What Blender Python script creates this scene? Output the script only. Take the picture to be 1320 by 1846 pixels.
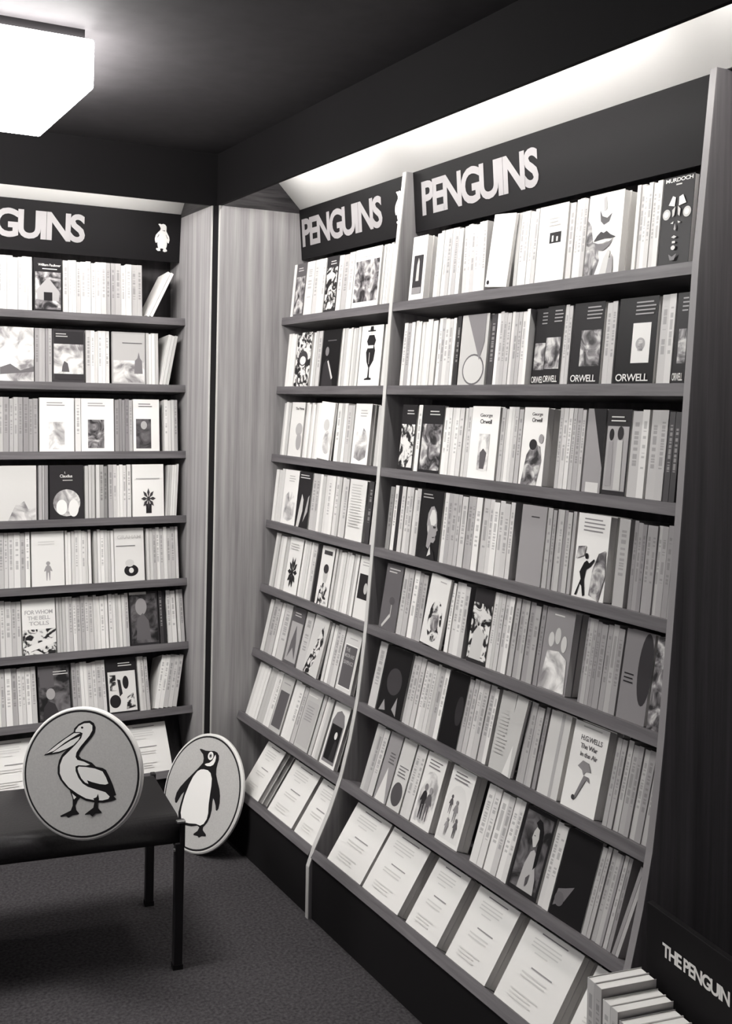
import bpy, bmesh, math, random
from mathutils import Matrix, Vector
from mathutils.geometry import tessellate_polygon
R = math.radians
random.seed(7)
for o in list(bpy.data.objects): bpy.data.objects.remove(o)
scn = bpy.context.scene
COL = scn.collection

# ------------------------------------------------------------------ camera
CAM = Vector((-1.29942, -3.28818, 1.35825))
YAW, PIT, ROL = R(27.5971), R(-0.5827), R(1.0666)
FPX, PPX, PPY = 1985.205, 594.704, 744.074          # in pixels of the 1320x1846 frame
FW = Vector((math.sin(YAW)*math.cos(PIT), math.cos(YAW)*math.cos(PIT), math.sin(PIT)))
RT0 = Vector((math.cos(YAW), -math.sin(YAW), 0)); UP0 = RT0.cross(FW)
RT = RT0*math.cos(ROL) + UP0*math.sin(ROL); UP = UP0*math.cos(ROL) - RT0*math.sin(ROL)
cd = bpy.data.cameras.new('camera'); cam = bpy.data.objects.new('camera', cd); COL.objects.link(cam)
cd.sensor_fit = 'HORIZONTAL'; cd.sensor_width = 36.0; cd.lens = FPX/1320*36
cd.shift_x = (660-PPX)/1320; cd.shift_y = (PPY-923)/1320; cd.clip_start = .02
M = Matrix((RT, UP, -FW)).transposed().to_4x4(); M.translation = CAM
cam.matrix_world = M; scn.camera = cam
def px_u(p):
    v = Vector(p)-CAM
    return PPX + FPX*v.dot(RT)/v.dot(FW)

# ------------------------------------------------------------------ world, exposure
w = bpy.data.worlds.new('world'); scn.world = w; w.use_nodes = True
w.node_tree.nodes['Background'].inputs[0].default_value = (.95, .93, 1, 1)
w.node_tree.nodes['Background'].inputs[1].default_value = .10
vs = scn.view_settings; vs.view_transform = 'Standard'; vs.look = 'None'
vs.exposure = 1.0; vs.gamma = 1.0; vs.use_curve_mapping = False
TUBE, LAMP = 23.0, 18.5                                # strip tubes behind the fascia; box lamps on the ceiling

# ------------------------------------------------------------------ materials
MATS = {}
def nt(name):
    m = bpy.data.materials.new(name); m.use_nodes = True
    n = m.node_tree; b = n.nodes['Principled BSDF']; return m, n, b
def tone(g):                                          # the print's warm light tones and violet-black darks
    k = min(1, g/.5)
    return (g*(1.0+.02*(1-k)+.01*k), g*(.93*(1-k)+.985*k), g*(1.0*(1-k)+.955*k), 1)
def flat(g, rough=.6, spec=.3, name=None):
    key = name or 'print_%03d_%02d' % (round(g*1000), round(rough*100))
    if key in MATS: return MATS[key]
    m, n, b = nt(key); b.inputs['Base Color'].default_value = tone(g)
    b.inputs['Roughness'].default_value = rough; b.inputs['Specular IOR Level'].default_value = min(spec, .12) if g < .06 else spec
    MATS[key] = m; return m
def mnode(n, t, **kw):
    x = n.nodes.new(t)
    for k, v in kw.items(): setattr(x, k, v)
    return x
def ramp(n, stops):
    r = n.nodes.new('ShaderNodeValToRGB'); e = r.color_ramp.elements
    while len(e) < len(stops): e.new(.5)
    for q, (p, g) in zip(e, stops): q.position = p; q.color = tone(g)
    return r
def wood(key, lo, hi, sc, rough=.5, fine=6.0):
    m, n, b = nt(key)
    tc = mnode(n, 'ShaderNodeTexCoord'); mp = mnode(n, 'ShaderNodeMapping'); mp.inputs['Scale'].default_value = sc
    ns = mnode(n, 'ShaderNodeTexNoise'); ns.inputs['Scale'].default_value = 1.0; ns.inputs['Detail'].default_value = fine; ns.inputs['Roughness'].default_value = .62
    r = ramp(n, [(.32, lo), (.68, hi)])
    L = n.links.new
    L(tc.outputs['Object'], mp.inputs['Vector']); L(mp.outputs[0], ns.inputs['Vector']); L(ns.outputs['Fac'], r.inputs[0]); L(r.outputs[0], b.inputs['Base Color'])
    b.inputs['Roughness'].default_value = rough; b.inputs['Specular IOR Level'].default_value = .3
    MATS[key] = m; return m
wood('panel_wood', .21, .40, (38, 38, 1.3))
wood('shaded_panel', .13, .26, (38, 38, 1.3))  # panel wood in a darker colour, for the shade on the near end panel
wood('shelf_wood', .085, .16, (3, 60, 60))
wood('dark_wood', .015, .06, (6, 6, 90), .45)
wood('back_wood', .035, .075, (40, 40, 1.5))
def noisy(key, stops, scale, rough, bump=0, detail=4):
    m, n, b = nt(key); L = n.links.new
    tc = mnode(n, 'ShaderNodeTexCoord'); ns = mnode(n, 'ShaderNodeTexNoise'); ns.inputs['Scale'].default_value = scale; ns.inputs['Detail'].default_value = detail
    r = ramp(n, stops); L(tc.outputs['Object'], ns.inputs['Vector']); L(ns.outputs['Fac'], r.inputs[0]); L(r.outputs[0], b.inputs['Base Color'])
    if bump:
        bp = mnode(n, 'ShaderNodeBump'); bp.inputs['Strength'].default_value = bump; bp.inputs['Distance'].default_value = .004
        L(ns.outputs['Fac'], bp.inputs['Height']); L(bp.outputs[0], b.inputs['Normal'])
    b.inputs['Roughness'].default_value = rough; b.inputs['Specular IOR Level'].default_value = .25
    MATS[key] = m; return m
noisy('carpet', [(.3, .024), (.7, .07)], 130, .95, .8)
noisy('ceiling_paint', [(.3, .038), (.7, .046)], 20, .8)
noisy('leather', [(.3, .012), (.7, .02)], 160, .3, .1)
def photo(key, stops, scale, dist):                   # a printed half-tone picture too small to read
    m, n, b = nt(key); L = n.links.new
    tc = mnode(n, 'ShaderNodeTexCoord'); oi = mnode(n, 'ShaderNodeObjectInfo'); ad = mnode(n, 'ShaderNodeVectorMath', operation='ADD')
    mu = mnode(n, 'ShaderNodeMath', operation='MULTIPLY'); mu.inputs[1].default_value = 7.0; L(oi.outputs['Random'], mu.inputs[0])
    L(tc.outputs['Object'], ad.inputs[0]); L(mu.outputs[0], ad.inputs[1])
    ns = mnode(n, 'ShaderNodeTexNoise'); ns.inputs['Scale'].default_value = scale; ns.inputs['Detail'].default_value = 5; ns.inputs['Distortion'].default_value = dist
    r = ramp(n, stops); L(ad.outputs[0], ns.inputs['Vector']); L(ns.outputs['Fac'], r.inputs[0]); L(r.outputs[0], b.inputs['Base Color'])
    b.inputs['Roughness'].default_value = .45; b.inputs['Specular IOR Level'].default_value = .3; MATS[key] = m
photo('photo_dark', [(.38, .008), (.66, .16)], 26, .8)
photo('photo_mid', [(.36, .02), (.5, .2), (.64, .6)], 30, 1.0)
photo('photo_light', [(.34, .2), (.62, .78)], 22, .8)
photo('photo_hard', [(.45, .012), (.53, .7)], 36, 1.4)
noisy('disc_board', [(.3, .46), (.7, .52)], 240, .6)
def cover_mat(key, lo, hi, marks):
    m, n, b = nt(key); L = n.links.new
    def math_(op, a, c=None):
        q = mnode(n, 'ShaderNodeMath', operation=op); L(a, q.inputs[0])
        if c is not None:
            if isinstance(c, float): q.inputs[1].default_value = c
            else: L(c, q.inputs[1])
        return q.outputs[0]
    oi = mnode(n, 'ShaderNodeObjectInfo'); r = ramp(n, [(0, lo), (1, hi)]); L(oi.outputs['Random'], r.inputs[0])
    tc = mnode(n, 'ShaderNodeTexCoord'); sp = mnode(n, 'ShaderNodeSeparateXYZ'); L(tc.outputs['Generated'], sp.inputs[0])
    mx_ = math_('LESS_THAN', math_('ABSOLUTE', math_('SUBTRACT', sp.outputs[0], .5)), .22)
    mz_ = math_('LESS_THAN', math_('ABSOLUTE', math_('SUBTRACT', sp.outputs[2], .6)), .27)
    cb = mnode(n, 'ShaderNodeCombineXYZ'); L(math_('MULTIPLY', oi.outputs['Random'], 90.0), cb.inputs[0]); L(math_('MULTIPLY', sp.outputs[2], 34.0), cb.inputs[2])
    ns = mnode(n, 'ShaderNodeTexNoise'); ns.inputs['Scale'].default_value = 1; ns.inputs['Detail'].default_value = 0; L(cb.outputs[0], ns.inputs['Vector'])
    fac = math_('MULTIPLY', math_('MULTIPLY', math_('MULTIPLY', math_('GREATER_THAN', ns.outputs['Fac'], .46), mx_), mz_), marks)
    mx = mnode(n, 'ShaderNodeMix', data_type='RGBA'); L(fac, mx.inputs['Factor']); L(r.outputs[0], mx.inputs[6])
    mx.inputs[7].default_value = tone(.06 if hi > .3 else .4); L(mx.outputs[2], b.inputs['Base Color'])
    b.inputs['Roughness'].default_value = .5; b.inputs['Specular IOR Level'].default_value = .3
    MATS[key] = m
cover_mat('cover_pale', .36, .78, .4)
cover_mat('cover_grey', .22, .46, .35)
cover_mat('cover_dark', .012, .05, .5)
cover_mat('cover_mixed', .05, .75, .5)
flat(.74, .9, .1, 'page_edges'); flat(.010, .6, .1, 'sign_black'); flat(.30, .5, .3, 'sign_letters')
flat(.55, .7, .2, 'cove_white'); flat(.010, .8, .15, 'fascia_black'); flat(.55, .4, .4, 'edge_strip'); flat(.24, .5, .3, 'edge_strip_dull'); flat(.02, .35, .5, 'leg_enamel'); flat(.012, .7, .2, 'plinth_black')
m, n, b = nt('chrome'); b.inputs['Base Color'].default_value = (.6, .6, .6, 1); b.inputs['Metallic'].default_value = 1; b.inputs['Roughness'].default_value = .3; MATS['chrome'] = m
def emis(key, s):
    m, n, b = nt(key); b.inputs['Base Color'].default_value = (.8, .8, .8, 1)
    b.inputs['Emission Color'].default_value = (1, .985, .96, 1); b.inputs['Emission Strength'].default_value = s; MATS[key] = m
emis('tube_glow', TUBE); emis('lamp_glow', LAMP)

# ------------------------------------------------------------------ builders
def obj(name, me, mat=None, parent=None):
    o = bpy.data.objects.new(name, me); COL.objects.link(o)
    if mat is not None and not me.materials: me.materials.append(MATS[mat] if isinstance(mat, str) else mat)
    if parent: o.parent = parent
    return o
def tag(o, label, cat, group=None):
    o['label'] = label; o['category'] = cat
    if group: o['group'] = group
    return o
def struct(o): o['kind'] = 'structure'; return o
def empty(name, mat=None):
    o = bpy.data.objects.new(name, None); COL.objects.link(o); o.empty_display_size = .05
    if mat: o.matrix_world = mat
    return o
def bm_mesh(name, bm):
    bmesh.ops.recalc_face_normals(bm, faces=bm.faces[:]); me = bpy.data.meshes.new(name); bm.to_mesh(me); bm.free(); return me
def box_bm(bm, x0, y0, z0, x1, y1, z1):
    v = [bm.verts.new(p) for p in ((x0,y0,z0),(x1,y0,z0),(x1,y1,z0),(x0,y1,z0),(x0,y0,z1),(x1,y0,z1),(x1,y1,z1),(x0,y1,z1))]
    for f in ((0,3,2,1),(4,5,6,7),(0,1,5,4),(1,2,6,5),(2,3,7,6),(3,0,4,7)): bm.faces.new([v[i] for i in f])
def box(name, b, mat=None, parent=None, bevel=0):
    bm = bmesh.new(); box_bm(bm, *b)
    if bevel: bmesh.ops.bevel(bm, geom=bm.edges[:], offset=bevel, segments=2, affect='EDGES', profile=.5)
    return obj(name, bm_mesh(name, bm), mat, parent)
def prism(name, pts, axis, a0, a1, mat=None, parent=None):
    """closed polygon extruded along an axis; pts in the other two axes (y,z) / (x,z) / (x,y)"""
    def P(p, a): return {0: (a, p[0], p[1]), 1: (p[0], a, p[1]), 2: (p[0], p[1], a)}[axis]
    bm = bmesh.new(); A = [bm.verts.new(P(p, a0)) for p in pts]; B = [bm.verts.new(P(p, a1)) for p in pts]; N = len(pts)
    for i in range(N): bm.faces.new((A[i], A[(i+1) % N], B[(i+1) % N], B[i]))
    for t in tessellate_polygon([[Vector((p[0], p[1], 0)) for p in pts]]):
        bm.faces.new([A[i] for i in t]); bm.faces.new([B[i] for i in t[::-1]])
    return obj(name, bm_mesh(name, bm), mat, parent)
class Flat:
    """flat print: polygons in an (x,z) plane, each a hair in front (-y) of the last"""
    def __init__(s): s.v, s.f, s.m, s.mats, s.k = [], [], [], [], 0
    def poly(s, pts, mat, lift=None):
        s.k += 1; y = -.00025*s.k if lift is None else -lift
        if mat not in s.mats: s.mats.append(mat)
        o = len(s.v); s.v += [(x, y, z) for x, z in pts]
        for t in tessellate_polygon([[Vector((x, z, 0)) for x, z in pts]]):
            a, b_, c = [Vector((pts[i][0], pts[i][1], 0)) for i in t]
            if (b_-a).cross(c-a).z < 0: t = (t[0], t[2], t[1])
            s.f.append([o+i for i in t]); s.m.append(s.mats.index(mat))
    def add_mesh(s, me, dx, dz, sx, sz, mat, y):
        if mat not in s.mats: s.mats.append(mat)
        o = len(s.v); s.v += [(dx+sx*v.co.x, y, dz+sz*v.co.y) for v in me.vertices]
        for p in me.polygons: s.f.append([o+i for i in p.vertices]); s.m.append(s.mats.index(mat))
    def build(s, name, parent=None):
        me = bpy.data.meshes.new(name); me.from_pydata(s.v, [], s.f); me.update()
        for q in s.mats: me.materials.append(MATS[q] if isinstance(q, str) else q)
        me.polygons.foreach_set('material_index', s.m)
        return obj(name, me, None, parent)
def circ(cx, cy, rx, ry, N=24): return [(cx+rx*math.cos(2*math.pi*i/N), cy+ry*math.sin(2*math.pi*i/N)) for i in range(N)]
TXT = {}
def text_mesh(s, bold=.012, space=.9):
    key = (s, bold, space)
    if key not in TXT:
        c = bpy.data.curves.new('t', 'FONT'); c.body = s; c.size = 1; c.offset = bold; c.space_character = space; c.resolution_u = 4; c.fill_mode = 'FRONT'
        o = bpy.data.objects.new('t', c); COL.objects.link(o); dg = bpy.context.evaluated_depsgraph_get(); dg.update()
        me = bpy.data.meshes.new_from_object(o.evaluated_get(dg)); bpy.data.objects.remove(o)
        xs = [v.co.x for v in me.vertices]; ys = [v.co.y for v in me.vertices]
        x0, x1, y0, y1 = min(xs), max(xs), min(ys), max(ys)
        for v in me.vertices: v.co.x = (v.co.x-x0)/(x1-x0); v.co.y = (v.co.y-y0)/(y1-y0)
        TXT[key] = (me, (x1-x0)/(y1-y0))
    return TXT[key]
for s_ in ('George', 'Orwell', 'ORWELL', 'Claudius', 'I,', 'The Prime', 'GRAHAM', 'H.G.WELLS', 'The War', 'in the Air', 'William Faulkner', 'FOR WHOM', 'THE BELL', 'TOLLS', 'THE', 'MOON AND', 'SIXPENCE', 'MURDOCH'): text_mesh(s_)
text_mesh('PENGUINS', .03, .84); text_mesh('THE PENGUIN', .03, .84)
PEL= [[(-0.171, 0.663), (-0.104, 0.737), (-0.011, 0.789), (0.085, 0.804), (0.152, 0.772), (0.186, 0.709), (0.179, 0.636), (0.144, 0.567), (0.078, 0.482), (0.005, 0.388), (-0.045, 0.311), (-0.057, 0.259), (-0.014, 0.224), (0.068, 0.204), (0.167, 0.177), (0.236, 0.125), (0.349, 0.113), (0.406, 0.089), (0.461, 0.008), (0.534, -0.115), (0.604, -0.267), (0.563, -0.285), (0.614, -0.33), (0.529, -0.367), (0.405, -0.4), (0.246, -0.407), (0.117, -0.398), (-0.015, -0.353), (-0.15, -0.279), (-0.253, -0.208), (-0.341, -0.122), (-0.389, -0.039), (-0.398, 0.062), (-0.382, 0.166), (-0.341, 0.257), (-0.266, 0.336), (-0.391, 0.274), (-0.519, 0.242), (-0.645, 0.216), (-0.527, 0.336), (-0.405, 0.442), (-0.282, 0.532), (-0.175, 0.614)], [(-0.145, 0.639), (-0.094, 0.709), (-0.009, 0.755), (0.08, 0.767), (0.131, 0.734), (0.136, 0.661), (0.095, 0.578), (0.029, 0.492), (-0.044, 0.399), (-0.101, 0.306), (-0.109, 0.24), (-0.076, 0.199), (0.038, 0.18), (0.138, 0.145), (0.075, 0.125), (-0.054, 0.121), (-0.1, 0.095), (-0.092, 0.031), (-0.038, -0.066), (0.041, -0.146), (0.132, -0.188), (0.262, -0.212), (0.424, -0.24), (0.5, -0.298), (0.479, -0.335), (0.386, -0.366), (0.259, -0.375), (0.114, -0.362), (-0.035, -0.304), (-0.187, -0.224), (-0.301, -0.118), (-0.352, -0.029), (-0.36, 0.095), (-0.321, 0.215), (-0.216, 0.326), (-0.127, 0.421), (-0.039, 0.53), (-0.021, 0.605), (-0.062, 0.619), (-0.143, 0.613)], [(-0.166, 0.593), (-0.061, 0.605), (-0.123, 0.567), (-0.308, 0.442), (-0.475, 0.304), (-0.617, 0.24), (-0.434, 0.395), (-0.296, 0.502)], [(-0.057, 0.558), (-0.085, 0.497), (-0.159, 0.418), (-0.267, 0.351), (-0.393, 0.296), (-0.505, 0.268), (-0.382, 0.363), (-0.213, 0.479)], [(-0.044, 0.1), (0.077, 0.104), (0.222, 0.095), (0.353, 0.063), (0.415, -0.018), (0.462, -0.107), (0.415, -0.129), (0.32, -0.128), (0.19, -0.11), (0.108, -0.089), (0.137, -0.144), (0.079, -0.128), (0.01, -0.069), (-0.042, 0.014), (-0.063, 0.07)], [(-0.167, -0.273), (-0.109, -0.383), (-0.1, -0.49), (-0.126, -0.565), (-0.296, -0.66), (-0.278, -0.677), (-0.2, -0.651), (-0.157, -0.676), (-0.088, -0.633), (0.006, -0.61), (0.018, -0.594), (-0.034, -0.549), (-0.052, -0.486), (-0.026, -0.411), (0.018, -0.357), (-0.049, -0.327)], [(0.234, -0.351), (0.26, -0.385), (0.244, -0.487), (0.117, -0.592), (0.118, -0.606), (0.197, -0.591), (0.239, -0.619), (0.291, -0.568), (0.385, -0.552), (0.384, -0.533), (0.324, -0.486), (0.314, -0.423), (0.329, -0.349), (0.307, -0.272), (0.287, -0.325)], [(-0.124, -0.305), (-0.047, -0.356), (-0.084, -0.395)], [(-0.035, 0.689)]]
PEN= [[(-0.332, 0.675), (-0.288, 0.686), (-0.162, 0.683), (-0.056, 0.702), (0.047, 0.726), (0.135, 0.718), (0.197, 0.678), (0.221, 0.612), (0.214, 0.539), (0.218, 0.456), (0.247, 0.368), (0.324, 0.268), (0.419, 0.162), (0.478, 0.06), (0.512, -0.048), (0.517, -0.14), (0.493, -0.187), (0.46, -0.178), (0.431, -0.116), (0.363, -0.04), (0.324, -0.014), (0.334, -0.082), (0.365, -0.203), (0.367, -0.319), (0.336, -0.42), (0.267, -0.52), (0.276, -0.564), (0.376, -0.606), (0.389, -0.637), (0.289, -0.662), (0.232, -0.704), (0.188, -0.687), (0.08, -0.699), (0.08, -0.676), (0.155, -0.609), (0.175, -0.545), (0.121, -0.53), (-0.026, -0.582), (-0.215, -0.609), (-0.211, -0.685), (-0.141, -0.737), (-0.14, -0.76), (-0.228, -0.778), (-0.268, -0.819), (-0.314, -0.802), (-0.414, -0.818), (-0.415, -0.794), (-0.336, -0.731), (-0.32, -0.656), (-0.396, -0.557), (-0.44, -0.449), (-0.44, -0.293), (-0.431, -0.099), (-0.479, -0.159), (-0.516, -0.253), (-0.545, -0.321), (-0.588, -0.322), (-0.618, -0.267), (-0.617, -0.158), (-0.567, -0.048), (-0.455, 0.101), (-0.326, 0.253), (-0.224, 0.375), (-0.152, 0.476), (-0.163, 0.547), (-0.208, 0.609), (-0.279, 0.641)], [(-0.082, 0.378), (0.019, 0.385), (0.105, 0.358), (0.172, 0.278), (0.207, 0.157), (0.231, 0.009), (0.259, -0.137), (0.304, -0.277), (0.306, -0.37), (0.261, -0.463), (0.189, -0.512), (0.077, -0.513), (-0.097, -0.55), (-0.225, -0.565), (-0.319, -0.525), (-0.374, -0.444), (-0.39, -0.341), (-0.386, -0.148), (-0.352, 0.042), (-0.303, 0.199), (-0.233, 0.306), (-0.159, 0.357)], [(0.109, 0.676), (0.139, 0.629), (0.142, 0.564), (0.12, 0.504), (0.061, 0.464), (-0.025, 0.446), (-0.095, 0.454), (-0.076, 0.476), (0.006, 0.508), (0.067, 0.564), (0.087, 0.629)], [(-0.003, 0.628)]]
SMALL= [[(-0.168, 0.978), (-0.114, 0.995), (-0.049, 0.978), (0.016, 1.0), (0.092, 0.978), (0.141, 0.913), (0.147, 0.826), (0.141, 0.75), (0.19, 0.663), (0.255, 0.554), (0.277, 0.446), (0.25, 0.321), (0.201, 0.337), (0.179, 0.391), (0.188, 0.283), (0.174, 0.185), (0.147, 0.13), (0.201, 0.065), (0.19, 0.027), (0.103, 0.0), (0.038, 0.033), (0.06, 0.109), (-0.005, 0.125), (-0.065, 0.109), (-0.049, 0.033), (-0.147, 0.022), (-0.223, 0.087), (-0.201, 0.125), (-0.136, 0.13), (-0.168, 0.228), (-0.179, 0.337), (-0.234, 0.304), (-0.266, 0.37), (-0.277, 0.457), (-0.245, 0.587), (-0.168, 0.685), (-0.082, 0.772), (-0.071, 0.837), (-0.114, 0.913)], [(-0.027, 0.766), (0.092, 0.772), (0.087, 0.737)], [(-0.136, 0.62), (-0.19, 0.511), (-0.174, 0.5), (-0.12, 0.598)], [(0.125, 0.641), (0.212, 0.489), (0.196, 0.478), (0.136, 0.598)]]

# ------------------------------------------------------------------ room
D = .2806                                             # sign plane behind the panel fronts
CEIL, FAS = 2.14, 1.975
FR_L = Matrix.Identity(4)                             # back case: local x = world X, local y = world Y
FR_R = Matrix.Rotation(R(-90), 4, 'Z')                # right case: local x = -world Y, local y = world X
PX0, PX1, PY0, PY1 = -3.4, .46, -5.4, .46
struct(box('floor', (PX0, PY0, -.05, PX1, PY1, 0), 'carpet'))
struct(box('ceiling', (PX0, PY0, CEIL, PX1, PY1, CEIL+.05), 'ceiling_paint'))
struct(box('wall_back', (PX0, .42, 0, PX1, .46, CEIL), 'back_wood'))
struct(box('wall_right', (.42, PY0, 0, .46, .42, CEIL), 'back_wood'))
t1 = struct(box('trim_1', (-2.6, 0, FAS, .012, .012, CEIL), 'fascia_black'))
t2 = struct(box('trim_2', (0, -3.2, FAS, .012, 0, CEIL), 'fascia_black'))
struct(prism('corner_gap_fill', [(-.013, .002), (.002, -.016), (.06, -.016), (.06, .06), (-.013, .06)], 2, 0, FAS-.001, 'fascia_black'))  # black filler standing in for the shade in the gap between end panels
REFL = [(.285, 1.986), (.13, CEIL), (.14, CEIL), (.295, 1.986)]
prism('reflector', REFL, 0, -2.5, -.0185, 'cove_white', t1)
r_ = prism('reflector', REFL, 0, .0215, 3.1, 'cove_white'); r_.parent = t2; r_.matrix_local = FR_R
prism('end_board', [(.012, FAS), (.40, FAS), (.40, CEIL), (.012, CEIL)], 0, -.018, -.013, 'dark_wood', t1)
r_ = prism('end_board', [(.012, FAS), (.40, FAS), (.40, CEIL), (.012, CEIL)], 0, .016, .021, 'dark_wood'); r_.parent = t2; r_.matrix_local = FR_R

# ------------------------------------------------------------------ bookcases
ZK = [0, 1.6286, 1.4043, 1.1842, .9704, .7637, .5572, .3576, .1817]
DK = [0, .0548, .0686, .0824, .0981, .1138, .1374, .1834, .2605]
TK = [0, 5, 5, 5.5, 6, 9, 13, 18, 34]
PROF = [(0, .2765), (.1362, .2765), (.1817, .2605), (.27, .217), (.3576, .1834), (.46, .1565), (.5572, .1374), (.66, .1245), (.7637, .1138), (.9704, .0981), (1.1842, .0824), (1.4043, .0686), (1.6286, .0548), (1.985, .02)]
def shelf_line(k):
    t = R(TK[k]); return D-DK[k], ZK[k], Vector((0, math.cos(t), -math.sin(t))), Vector((0, -math.sin(t), -math.cos(t)))
def back_curve():
    pts = [(.150, .02)]
    for k in range(8, 0, -1):
        y, z, top, dn = shelf_line(k); pts.append((y+.148*top.y, z+.148*top.z))
    return pts + [(.388, 1.84)]
def bookcase(label, fr, x0, x1, sign_u, emblem_x, sign_y0=None):
    root = tag(empty('bookcase', fr), label, 'bookcase', None)
    for k in range(1, 9):
        y, z, top, dn = shelf_line(k); A = (y, z); B = (y+.15*top.y, z+.15*top.z); C_ = (B[0]+.024*dn.y, B[1]+.024*dn.z); E_ = (y+.024*dn.y, z+.024*dn.z)
        prism('shelf', [A, B, C_, E_], 0, x0, x1, 'shelf_wood', root)
    bc = back_curve(); prism('back_panel', bc + [(a+.008, b_) for a, b_ in bc[::-1]], 0, x0, x1, 'back_wood', root)
    box('plinth', (x0, D-.268, 0, x1, D-.25, .158), 'plinth_black', root)
    sb = box('sign_board', (x0, 0, -.163, x1, .006, 0), 'sign_black', root)
    sb.location = (0, .2806, 1.985); sb.rotation_euler = (R(4.5), 0, 0)
    zz = [x_at(u, .288, 1.89, fr) for u in sign_u]
    f = Flat(); me, asp = text_mesh('PENGUINS', .03, .84); f.add_mesh(me, zz[0], -.124, zz[1]-zz[0], .092, 'sign_letters', -.0012); f.build('lettering', sb)
    f = Flat(); h = .094
    if emblem_x is None: return root
    for i, q in enumerate(SMALL): f.poly([(emblem_x+h*x, -.131+h*z) for x, z in q], flat(.72) if i == 0 else 'sign_black', .001+.0004*(i > 0))
    f.build('emblem', sb)
    return root
def x_at(u, y, z, fr):
    lo, hi = (-2.0, .3) if fr is FR_L else (-.3, 2.6)
    for _ in range(50):
        m_ = (lo+hi)/2
        if px_u(fr @ Vector((m_, y, z))) < u: lo = m_
        else: hi = m_
    return (lo+hi)/2
def end_panel(root, x0, x1, trim_at):
    p = box('side_panel', (x0, .004, 0, x1, .41, 1.974), 'panel_wood', root)
    box('edge_strip', (trim_at[0], 0, 0, trim_at[1], .004, 1.974), 'edge_strip', p)
def divider(root, x0, x1, wood_='panel_wood'):
    fr_ = [(D-d-.002, z) for z, d in PROF]
    p = prism('side_panel', [(a+.003, z) for a, z in fr_] + [(.41, 1.985), (.41, 0)], 0, x0, x1, wood_, root)
    prism('edge_strip', fr_ + [(a+.003, z) for a, z in fr_[::-1]], 0, x0, x1, 'edge_strip_dull' if wood_ == 'shaded_panel' else 'edge_strip', p)
bl = bookcase('wood bookcase behind the leather bench, wide sign above its shelves', FR_L, -1.10, -.0185, (-115, 153), -.083)
end_panel(bl, -.018, -.013, (-.018, -.013)); divider(bl, -1.116, -1.1005)
bf = bookcase('narrow wood bookcase between the corner panel and the curved divider', FR_R, .0215, .7105, (546, 690), .652)
end_panel(bf, .016, .021, (.016, .021)); divider(bf, .711, .727)
bn = bookcase('wide wood bookcase between the curved divider and the display bin', FR_R, .7275, 1.7995, (762, 972), None)
divider(bn, 1.80, 1.816, 'shaded_panel')
def strip_light(label, fr, x0, x1):
    root = tag(empty('strip_light', fr), label, 'light', None)
    f = prism('tube', [(.06+.012*math.cos(a), 2.062+.012*math.sin(a)) for a in [i*math.pi/6 for i in range(12)]], 0, x0+.03, x1-.03, 'tube_glow', root)
    box('batten', (x0, .045, 2.085, x1, .075, CEIL), 'cove_white', root)
    for x in (x0, x1-.03): box('lamp_holder', (x, .046, 2.045, x+.03, .074, 2.085), 'cove_white', root)
strip_light('fluorescent strip light behind the fascia over the bookcase behind the bench', FR_L, -1.30, -.10)
strip_light('fluorescent strip light behind the fascia over the narrow bookcase', FR_R, .10, .70)
strip_light('fluorescent strip light behind the fascia over the wide bookcase', FR_R, .72, 1.78)
strip_light('fluorescent strip light behind the fascia past the wide bookcase', FR_R, 1.84, 2.45)
def ceiling_lamp(label, y0, x0=-1.17, group=None):
    root = tag(empty('ceiling_lamp', Matrix.Translation((x0+.25, y0+.25, CEIL))), label, 'lamp', group)
    def loc(o): o.matrix_parent_inverse = root.matrix_world.inverted(); return o
    root.location = (x0+.25, y0+.25, CEIL); bpy.context.view_layer.update()
    a = box('diffuser', (-.252, -.249, -.128, .252, .249, -.022), 'lamp_glow', root, .006)
    box('mounting_plate', (-.235, -.232, -.022, .235, .232, 0), 'plinth_black', root)  # black colour stands in for the shadow gap between diffuser and ceiling
ceiling_lamp('glowing white box lamp on the dark ceiling before the back bookcase', -.973)
ceiling_lamp('added unseen white box lamp farther along the ceiling, brightening the lower shelves', -.973, -2.95)  # added lamp, out of view, to brighten the pelican plaque and lower shelves

# ------------------------------------------------------------------ books
BH = .171
MESH = {}
def book_meshes(wd, th, ht, cov, spine_out):
    """cover wrapped round a page block; spine_out: spine faces -y, else the front cover does"""
    key = (round(wd, 3), round(th, 3), round(ht, 3), cov, spine_out)
    if key in MESH: return MESH[key]
    c = .0008
    if spine_out: U = [(0, 0), (th, 0), (th, wd), (th-c, wd), (th-c, c), (c, c), (c, wd), (0, wd)]
    else: U = [(0, 0), (wd, 0), (wd, c), (c, c), (c, th-c), (wd, th-c), (wd, th), (0, th)]
    bm = bmesh.new(); A = [bm.verts.new((x, y, 0)) for x, y in U]; B = [bm.verts.new((x, y, ht)) for x, y in U]
    for i in range(8): bm.faces.new((A[i], A[(i+1) % 8], B[(i+1) % 8], B[i]))
    for q in (A, B):
        for ids in ((0, 1, 4, 5), (1, 2, 3, 4), (0, 5, 6, 7)) if spine_out else ((0, 1, 2, 3), (0, 3, 4, 7), (4, 5, 6, 7)): bm.faces.new([q[i] for i in ids])
    me = bm_mesh('paperback_cover', bm); me.materials.append(MATS[cov] if isinstance(cov, str) else cov)
    bm = bmesh.new(); e = .0015
    if spine_out: box_bm(bm, c, c, e*.4, th-c, wd-e, ht-e)
    else: box_bm(bm, c, c, e*.4, wd-e, th-c, ht-e)
    pg = bm_mesh('page_block', bm); pg.materials.append(MATS['page_edges'])
    MESH[key] = (me, pg); return MESH[key]
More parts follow.
